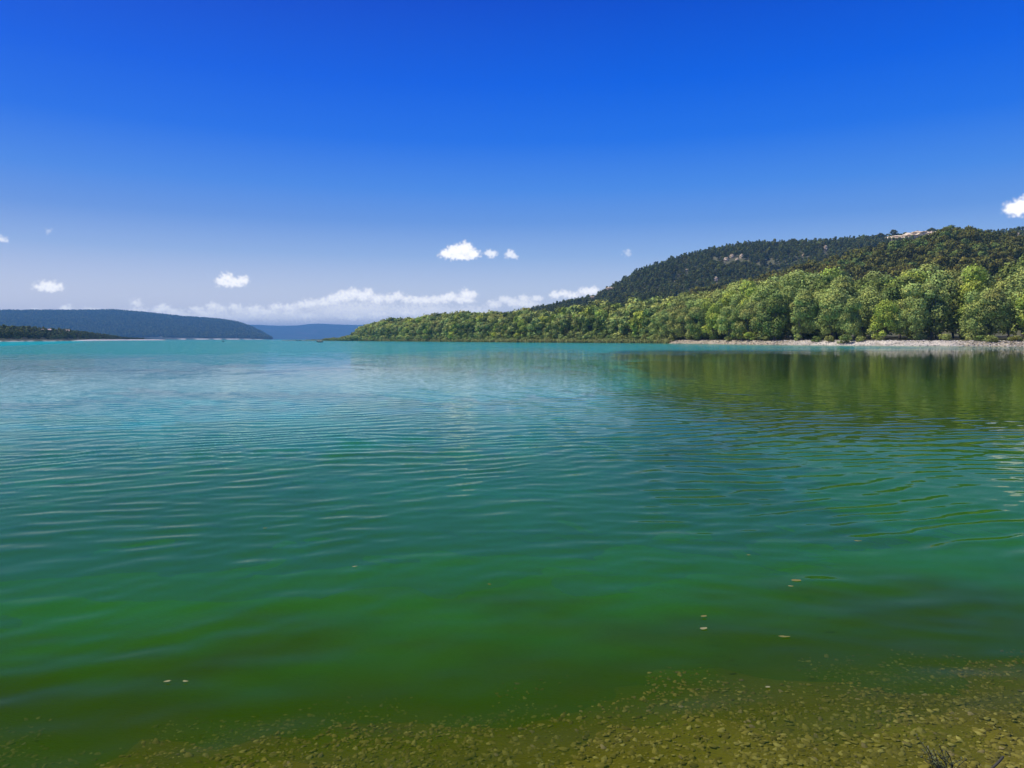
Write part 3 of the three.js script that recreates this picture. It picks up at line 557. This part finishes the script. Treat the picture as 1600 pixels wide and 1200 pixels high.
// pines and holm oaks on the slopes
const OAK = [0, 1, 2].map((k) => ({ trunk: trunkOf(160 + k, 7, 6, 1, 0.16), crown: crownOf(260 + k, { h: 7.4, w: 8, base: 0.12, lobes: 22, lobeR: [0.9, 1.7], leaves: 900, leaf: [0.32, 0.62], shape: k === 1 ? 'umbrella' : 'round' }) }));
const PINE = [0, 1, 2].map((k) => ({ trunk: trunkOf(170 + k, 9, 4, 1, 0.17), crown: crownOf(270 + k, { h: 10, w: [6, 7.5, 5][k], base: [0.25, 0.5, 0.15][k], lobes: 14, lobeR: [0.8, 1.5], leaves: 520, leaf: [0.35, 0.7], shape: ['round', 'umbrella', 'cone'][k] }) }));
{
  const spots = [], ro = rngOf(301), B = (a, b) => a + (b - a) * ro();
  for (let k = 0; k < 9000; k++) {                          // nearer wooded hill
    const px = B(1040, 1720), sr = shoreR(px), r = B(sr + 78, MID_R + 25), y = landH(px, r);
    if (y < 6 || ro() > 0.55 + 0.5 * r / MID_R) continue;
    spots.push({ px, r, y, p: place(px, r, y), s: B(0.75, 1.35) * lin([[200, 0.9], [560, 0.95]], r) });
  }
  const kept = [], cell = {};
  for (const s of spots) {                                  // at least 4 m apart
    const i = Math.floor(s.p.x / 4.6), j = Math.floor(s.p.z / 4.6); let ok = true;
    for (let a = -1; a < 2 && ok; a++) for (let b = -1; b < 2 && ok; b++) for (const o of cell[`${i + a},${j + b}`] ?? []) if (Math.hypot(o.p.x - s.p.x, o.p.z - s.p.z) < 4.4) { ok = false; break; }
    if (ok) { kept.push(s); (cell[`${i},${j}`] ??= []).push(s); }
  }
  // those not hidden behind the lakeside belt, the largest in view first
  for (const s of kept) { s.py = 530 - (s.y + 7 - EYE) / s.r * F; s.seen = s.py < lin(TREE_TOP, s.px) + 4 && s.px < 1610; }
  const shown = kept.filter((s) => s.seen).sort((a, b) => b.s / b.r - a.s / a.r), single = shown.slice(0, 280), many = [...shown.slice(280), ...kept.filter((s) => !s.seen)];
  const kinds = { scrub: 'brown-green', deep: 'mid-green', pine: 'dark green' };
  single.forEach((s) => {
    const k = Math.floor(ro() * 3), v = OAK[k], u = ro(), tint = u < 0.62 ? 'scrub' : u < 0.82 ? 'pine' : 'deep', o = makeTree(v.trunk, v.crown, BARK.dark, LEAF[tint]);
    o.position.copy(s.p).setY(s.y - 0.2); o.rotation.y = B(0, 6.28); o.scale.set(s.s, s.s * B(0.85, 1.15), s.s);
    const size = s.s > 1.1 ? 'large' : s.s > 0.85 ? 'mid-sized' : 'small', where = s.px > 1430 && s.r > 440 ? 'on the crest of the wooded knoll' : s.py > lin(TREE_TOP, s.px) - 14 ? 'just above the lakeside belt' : s.px > 1340 ? 'on the face of the wooded knoll' : 'on the brown shoulder running down from the knoll';
    add(o, 'hillside_oak', `${size} ${kinds[tint]} ${k === 1 ? 'flat-topped' : 'bushy'} oak ${where}`, 'tree', `${size} ${kinds[tint]} ${k === 1 ? 'flat-topped' : 'bushy'} oaks ${where}`);
  });
  const m4 = new THREE.Matrix4(), q = new THREE.Quaternion(), e = new THREE.Euler(), c = new THREE.Color();
  const forest = (list, geo, mat, name, label, tint) => {
    const inst = new THREE.InstancedMesh(geo, mat, list.length);
    list.forEach((s, k) => { e.set(0, B(0, 6.28), 0); inst.setMatrixAt(k, m4.compose(new THREE.Vector3(s.p.x, s.y - 0.3, s.p.z), q.setFromEuler(e), new THREE.Vector3(s.s, s.s * B(0.85, 1.2), s.s))); const v = B(0.65, 1.4), h = B(-tint, tint); inst.setColorAt(k, c.setRGB(v * (1 + h), v, v * (1 - h))); });
    return add(inst, name, label, 'forest', null, 'stuff');
  };
  forest(many, OAK[0].crown, LEAF.scrub, 'oak_wood', 'brown-green oak wood covering the nearer slope', 0.1);
  // far ridge
  const far = [];
  for (let k = 0; k < 27000; k++) {
    const px = B(790, 1720), r = B(560, FAR_R + 30), y = landH(px, r);
    if (y < 4 || (r < MID_R + 60 && px > 1150)) continue;
    if (n2(px * 0.05, r * 0.02) < -0.72) continue;
    if (blocked(px, r, y)) continue;
    far.push({ p: place(px, r, y), y, s: 0.4 + 0.6 * ro() ** 1.8 });
  }
  forest(far.filter((_, k) => k % 3), PINE[0].crown, LEAF.pine, 'pine_wood', 'dark blue-green pine wood covering the far ridge', 0.12);
  forest(far.filter((_, k) => !(k % 3)), PINE[2].crown, LEAF.pine, 'pine_wood', 'pointed dark pines scattered through the wood on the far ridge', 0.12);
  // single pines standing up along the skyline
  const ridge = [];
  for (let px = 1342; px < 1462; px += B(3.2, 8)) ridge.push([px, B(0.7, 1.15), 1]);
  ridge.push([1392, 1.5, 1], [1372, 1.2, 1], [1426, 1.1, 1], [1446, 1.2, 1], [1450, 1.35, 1], [1455, 1.3, 1], [1179, 1.0, 2], [1183, 1.1, 2]);
  for (let px = 960; px < 1340; px += B(9, 26)) ridge.push([px, B(0.8, 1.15), ro() < 0.5 ? 2 : 0]);
  for (let px = 1508; px < 1606; px += B(4, 9)) ridge.push([px, B(0.8, 1.1), 2]);
  for (const [px, s, k] of ridge) {
    const r = FAR_R + B(-14, 6), y = landH(px, r), v = PINE[k], o = makeTree(v.trunk, v.crown, BARK.dark, LEAF.pine);
    o.position.copy(place(px, r, y - 0.3)); o.rotation.y = B(0, 6.28); o.scale.setScalar(s);
    const where = px < 1340 ? 'on the long sloping skyline of the pine ridge' : px < 1470 ? 'on the skyline above the cream cliff' : 'on the skyline beyond the wooded knoll';
    const word = k === 1 ? 'flat-topped dark pine' : k === 2 ? 'pointed dark pine' : 'round dark pine';
    add(o, 'ridge_pine', `${word} standing ${where}`, 'tree', `${word}s ${where}`);
  }
  // far wooded point: front trees singly, the rest as one wood
  const ptMats = ['pine', 'deep', 'scrub'];
  for (let px = -40; px < 236; px += B(3.5, 6.5)) {
    const t = B(14, 40), r = pointR(px) + t, y = pointH(px, t), green = n2(px * 0.05, 4) > 0.1, v = green ? OAK[Math.floor(ro() * 3)] : PINE[Math.floor(ro() * 3)], tint = green ? 'deep' : 'pine';
    const o = makeTree(v.trunk, v.crown, BARK.dark, LEAF[tint]), s = B(0.4, 0.7) * (px > 170 ? 0.6 : 1);
    o.position.copy(place(px, r, y - 0.2)); o.scale.setScalar(s);
    const word = green ? 'mid-green bushy tree' : 'dark pine';
    add(o, 'point_tree', `${word} near the water's edge of the low far point`, 'tree', `${word}s at the edge of the far point`);
  }
  const wood = [];
  for (let k = 0; k < 4200; k++) { const px = B(-300, 225), t = B(30, 330); wood.push({ p: place(px, pointR(px) + t, 0), y: pointH(px, t), s: B(0.45, 0.75) * lin([[100, 1], [220, 0.5]], px) }); }
  forest(wood, PINE[0].crown, LEAF.pine, 'point_wood', 'dark wood covering the low far point', 0.15);
  const lh = [];
  for (let k = 0; k < 20000; k++) { const px = B(-60, 424), s = B(0.045, 1.02), p = leftHillAt(px, s); if (p.y < 2) continue; lh.push({ p, y: p.y - 2, s: B(1.2, 2.2) }); }
  forest(lh, crownOf(290, { h: 8, w: 8, base: 0.05, lobes: 8, lobeR: [1.4, 2.2], leaves: 120, leaf: [0.8, 1.5] }), LEAF.pine, 'hill_forest', 'dark forest covering the long blue hill', 0.1);
}

// ------------------------------------------------------------------ houses on the far point
{
  const wallM = std(0.78, 0.74, 0.68), roofM = std(0.50, 0.36, 0.32), glass = std(0.05, 0.06, 0.08, 0.2);
  for (const [px, py, w, h, label] of [[65, 516.8, 4, 2.4, 'small white house with a red roof among dark pines on the far point'], [74, 516.6, 7, 2.8, 'white house beside a smaller one on the far point'], [98, 517.6, 13, 2.6, 'long house with a pinkish red roof on the far point']]) {
    const r = pointR(px) + 118, g = new THREE.Group(), d = 7, y = heightAt(px, py, r) - h * 0.8;
    part(g, 'wall', new THREE.BoxGeometry(w, h + 6, d).translate(0, h / 2 - 3, 0), wallM);
    const s = new THREE.Shape([new THREE.Vector2(-d / 2 - 0.5, 0), new THREE.Vector2(d / 2 + 0.5, 0), new THREE.Vector2(0, 1.3)]);
    part(g, 'roof', new THREE.ExtrudeGeometry(s, { depth: w + 0.8, bevelEnabled: false }).rotateY(Math.PI / 2).translate(-w / 2 - 0.4, h, 0), roofM);
    for (let x = -w / 2 + 1.3; x < w / 2 - 0.6; x += 2.6) part(g, 'window', new THREE.BoxGeometry(0.9, 1.1, 0.12).translate(x, h * 0.55, d / 2 + 0.03), glass);
    g.position.copy(place(px, r, y)); g.lookAt(0, y, 0);
    add(g, 'house', label, 'house');
  }
}

// ------------------------------------------------------------------ boats, people and a buoy
{
  const hullM = std(0.03, 0.035, 0.05, 0.4), trim = std(0.7, 0.68, 0.62, 0.5), motorM = std(0.02, 0.02, 0.02, 0.35), skin = [0.45, 0.27, 0.19];
  const hullGeo = (() => {                                  // lofted open boat, bow towards +x
    const pos = [], idx = [], NS = 15, NP = 11;
    for (let s = 0; s < NS; s++) {
      const u = s / (NS - 1), x = -1.6 + 3.4 * u, half = 0.72 * (1 - Math.max(0, (u - 0.45) / 0.55) ** 2.2) ** 0.7 + 0.004, sheer = 0.42 + 0.22 * u * u, keel = -0.12 + 0.3 * Math.max(0, (u - 0.7) / 0.3) ** 2;
      for (let p = 0; p < NP; p++) { const a = (p / (NP - 1) - 0.5) * Math.PI; pos.push(x, mix(sheer, keel, Math.cos(a) ** 0.6), half * Math.sin(a)); }
    }
    idx.push(...gridIndex(NP, NS));
    for (let p = 1; p < NP - 1; p++) idx.push(0, p, p + 1);
    return meshOf(pos, idx);
  })();
  const rail = [-1, 1].map((s) => new THREE.TubeGeometry(new THREE.CatmullRomCurve3([[-1.6, 0.43, 0.72 * s], [-0.3, 0.46, 0.73 * s], [0.8, 0.54, 0.55 * s], [1.5, 0.61, 0.27 * s], [1.8, 0.64, 0]].map((p) => new THREE.Vector3(...p))), 16, 0.04, 5));
  function boat(px, py, turn, scale, label) {
    const g = new THREE.Group();
    part(g, 'hull', hullGeo, hullM); part(g, 'rail', mergeGeometries(rail), trim);
    for (const x of [-0.7, 0.5]) part(g, 'bench', new THREE.BoxGeometry(0.26, 0.04, 1.28).translate(x, 0.28, 0), trim);
    part(g, 'outboard_motor', mergeGeometries([new THREE.BoxGeometry(0.3, 0.38, 0.26).translate(-1.78, 0.62, 0), new THREE.BoxGeometry(0.14, 0.7, 0.1).translate(-1.78, 0.12, 0)]), motorM);
    g.position.copy(onWater(px, py)).setY(0.02); g.rotation.y = turn; g.scale.setScalar(scale);
    return add(g, 'rowing_boat', label, 'boat');
  }
  // a seated figure as one surface, from tapered bones
  const bones = [[[0, 0.1, 0], [0, 0.5, 0.02], 0.17, 0.18], [[0, 0.5, 0.02], [0, 0.68, 0.02], 0.07, 0.07], [[0, 0.76, 0.03], [0, 0.82, 0.03], 0.1, 0.105]];
  for (const s of [-1, 1]) bones.push([[0.09 * s, 0.08, 0], [0.11 * s, 0.12, 0.42], 0.1, 0.075], [[0.11 * s, 0.12, 0.42], [0.11 * s, -0.28, 0.46], 0.07, 0.05], [[0.11 * s, -0.3, 0.46], [0.11 * s, -0.31, 0.6], 0.05, 0.04], [[0.2 * s, 0.5, 0], [0.27 * s, 0.26, 0.1], 0.065, 0.05], [[0.27 * s, 0.26, 0.1], [0.16 * s, 0.2, 0.34], 0.05, 0.04]);
  const sdf = (x, y, z) => {
    let d = 9;
    for (const [a, b, ra, rb] of bones) {
      const bx = b[0] - a[0], by = b[1] - a[1], bz = b[2] - a[2], t = clamp(((x - a[0]) * bx + (y - a[1]) * by + (z - a[2]) * bz) / (bx * bx + by * by + bz * bz));
      const q = Math.hypot(x - a[0] - bx * t, y - a[1] - by * t, z - a[2] - bz * t) - mix(ra, rb, t), h = Math.max(0.05 - Math.abs(d - q), 0) / 0.05;
      d = Math.min(d, q) - h * h * 0.05 * 0.25;
    }
    return d;
  };
  const N = 56, mc = new MarchingCubes(N, new THREE.MeshStandardMaterial(), false, false, 60000);
  mc.isolation = 0;
  const S = 0.72, C = [0, 0.28, 0.2];
  for (let k = 0; k < N; k++) for (let j = 0; j < N; j++) for (let i = 0; i < N; i++) mc.field[i + N * j + N * N * k] = -sdf(C[0] + S * (i - N / 2) / (N / 2), C[1] + S * (j - N / 2) / (N / 2), C[2] + S * (k - N / 2) / (N / 2));
  mc.update();
  const P = [], Q = []; for (let v = 0; v < mc.count * 3; v += 3) { P.push(C[0] + S * mc.positionArray[v], C[1] + S * mc.positionArray[v + 1], C[2] + S * mc.positionArray[v + 2]); Q.push(mc.normalArray[v], mc.normalArray[v + 1], mc.normalArray[v + 2]); }
  function person(b, x, face, shirt, label) {
    const col = []; for (let v = 0; v < P.length; v += 3) { const y = P[v + 1], arm = Math.abs(P[v]) > 0.13 && P[v + 2] > 0.12 && y > 0.1 && y < 0.32; col.push(...(y > 0.62 || arm ? skin : y > 0.13 && P[v + 2] < 0.25 ? shirt : [0.04, 0.05, 0.09])); }
    const g = new THREE.BufferGeometry();
    g.setAttribute('position', new THREE.Float32BufferAttribute(P, 3)); g.setAttribute('normal', new THREE.Float32BufferAttribute(Q, 3)); g.setAttribute('color', new THREE.Float32BufferAttribute(col, 3));
    const o = new THREE.Group(); part(o, 'body', g, new THREE.MeshStandardMaterial({ vertexColors: true, roughness: 0.9 }));
    part(o, 'hair', new THREE.SphereGeometry(0.112, 12, 8, 0, 6.29, 0, 1.6).scale(1, 1.05, 1.05).rotateX(-0.35).translate(0, 0.83, 0.02), std(0.03, 0.02, 0.015));
    const s = b.scale.x; o.position.set(x * s, 0.30 * s, 0).applyAxisAngle(new THREE.Vector3(0, 1, 0), b.rotation.y).add(b.position); o.rotation.y = b.rotation.y + face;
    add(o, 'person', label, 'person');
  }
  const b1 = boat(499.5, 534.7, Math.PI, 1.0, 'small dark open boat with two people off the reed spit');
  person(b1, 0.5, -Math.PI / 2, [0.75, 0.72, 0.66], 'person in a pale shirt sitting towards the bow of the dark boat');
  person(b1, -0.7, Math.PI / 2, [0.6, 0.5, 0.4], 'person in a tan shirt sitting by the motor of the dark boat');
  const b2 = boat(464.5, 532.0, 0.5, 1.25, 'tiny far boat just clear of the reed spit, further out of a pair');
  person(b2, -0.7, Math.PI / 2, [0.06, 0.07, 0.09], 'dark-clad person in the further of two tiny far boats');
  const b3 = boat(469.5, 532.1, -0.6, 1.25, 'tiny far boat just clear of the reed spit, nearer to the reeds');
  person(b3, -0.7, Math.PI / 2, [0.06, 0.07, 0.09], 'dark-clad person in the tiny far boat nearer the reeds');
  const bu = new THREE.Group(), dark = std(0.02, 0.025, 0.03, 0.5);
  part(bu, 'float', new THREE.LatheGeometry([[0, -0.35], [0.4, -0.3], [0.55, 0], [0.5, 0.2], [0.28, 0.5], [0.12, 0.85], [0, 0.9]].map((p) => new THREE.Vector2(...p)), 16), dark);
  part(bu, 'mast', new THREE.CylinderGeometry(0.05, 0.05, 0.5, 8).translate(0, 1.05, 0), dark);
  bu.position.copy(onWater(349, 534)); bu.rotation.z = 0.35;
  add(bu, 'buoy', 'small dark tilted buoy on open water below the blue hill', 'buoy');
}

// ------------------------------------------------------------------ floating scraps, sprig and twig at the near shore
{
  const rf = rngOf(501), B = (a, b) => a + (b - a) * rf();
  const scrapM = [matt(0.17, 0.16, 0.06), matt(0.24, 0.23, 0.12), matt(0.13, 0.13, 0.035)];
  const leafGeo = (seed) => { const r = rngOf(seed), pos = [0, 0.003, 0], idx = [], n = 11; for (let k = 0; k < n; k++) { const a = k / n * 6.283, q = 0.7 + 0.5 * r(); pos.push(Math.cos(a) * q, 0.05 * Math.sin(a * 2) + 0.06 * r(), Math.sin(a) * q * 0.45); } for (let k = 0; k < n; k++) idx.push(0, 1 + (k + 1) % n, 1 + k); return meshOf(pos, idx); };
  const shapes = [601, 602, 603, 604].map(leafGeo);
  for (const [px, py, w] of [[1100, 964, 11], [1100, 983, 12], [1225, 996, 15], [1200, 1075, 8], [1245, 908, 16], [1236, 917, 8], [1340, 846, 10], [1170, 868, 6], [262, 1066, 9], [290, 1066, 8], [555, 886, 8], [415, 826, 7], [765, 914, 6]]) {
    const p = onWater(px, py), s = w / 2 / F * Math.hypot(p.x, EYE, p.z), o = new THREE.Mesh(shapes[Math.floor(rf() * 4)], scrapM[Math.floor(rf() * 3)]);
    o.position.set(p.x, 0.006, p.z); o.scale.set(s, s, s * B(0.8, 1.3)); o.rotation.y = B(-0.5, 0.5);
    add(o, 'floating_leaf', 'pale scrap of leaf floating on the green shallows', 'leaf', 'leaf scraps floating on the shallows');
  }
  const base = onWater(1478, 1212, bedH(1.6, -2.7)), plant = new THREE.Group(), stems = [], leaves = { pos: [], idx: [] };
  for (let k = 0; k < 26; k++) {
    const a = B(0, 6.28), lean = B(0.02, 0.11), h = B(0.05, 0.15) * (1 - lean * 3), x0 = B(-0.05, 0.05), z0 = B(-0.04, 0.04), cx = Math.cos(a) * lean - 0.03, cz = Math.sin(a) * lean;
    const c = new THREE.CatmullRomCurve3([new THREE.Vector3(x0, -0.02, z0), new THREE.Vector3(x0 + cx * 0.4, h * 0.6, z0 + cz * 0.4), new THREE.Vector3(x0 + cx, h, z0 + cz)]);
    stems.push(new THREE.TubeGeometry(c, 6, 0.0016, 4));
    for (let m = 0; m < 14; m++) {
      const p = c.getPoint(0.25 + 0.75 * m / 13), b = leaves.pos.length / 3, L = B(0.006, 0.013), al = B(0, 6.28), w = L * 0.3, ux = Math.cos(al), uz = Math.sin(al), lift = B(0.1, 0.9) * L;
      leaves.pos.push(p.x, p.y, p.z, p.x + ux * L * 0.5 - uz * w, p.y + lift * 0.5, p.z + uz * L * 0.5 + ux * w, p.x + ux * L, p.y + lift, p.z + uz * L, p.x + ux * L * 0.5 + uz * w, p.y + lift * 0.5, p.z + uz * L * 0.5 - ux * w);
      leaves.idx.push(b, b + 1, b + 2, b, b + 2, b + 3);
    }
  }
  part(plant, 'stem', mergeGeometries(stems), std(0.05, 0.045, 0.02)); part(plant, 'foliage', meshOf(leaves.pos, leaves.idx), std(0.075, 0.08, 0.022, 0.55));
  plant.position.copy(base);
  add(plant, 'water_plant', 'small dark sprig of leafy plant growing among the pebbles', 'plant');
  const t0 = onWater(1500, 1178), t1 = onWater(1640, 1196), y0 = bedH(t0.x, t0.z), y1 = bedH(t1.x, t1.z);
  const tw = new THREE.Group(), cv = new THREE.CatmullRomCurve3([t0.clone().setY(y0 + 0.03), t0.clone().lerp(t1, 0.35).setY(mix(y0, y1, 0.35) + 0.028), t0.clone().lerp(t1, 0.7).setY(mix(y0, y1, 0.7) + 0.022).add(new THREE.Vector3(0, 0, 0.015)), t1.clone().setY(y1 + 0.02)]);
  part(tw, 'stick', new THREE.TubeGeometry(cv, 20, 0.011, 6), std(0.06, 0.05, 0.04)); part(tw, 'side_shoot', new THREE.TubeGeometry(new THREE.CatmullRomCurve3([cv.getPoint(0.3), cv.getPoint(0.3).add(new THREE.Vector3(0.06, 0.02, -0.03)), cv.getPoint(0.3).add(new THREE.Vector3(0.12, 0.02, -0.08))]), 8, 0.005, 5), std(0.06, 0.05, 0.04));
  add(tw, 'twig', 'dark twig lying on the pebbles beside the sprig', 'twig');
}

renderer.render(scene, camera);
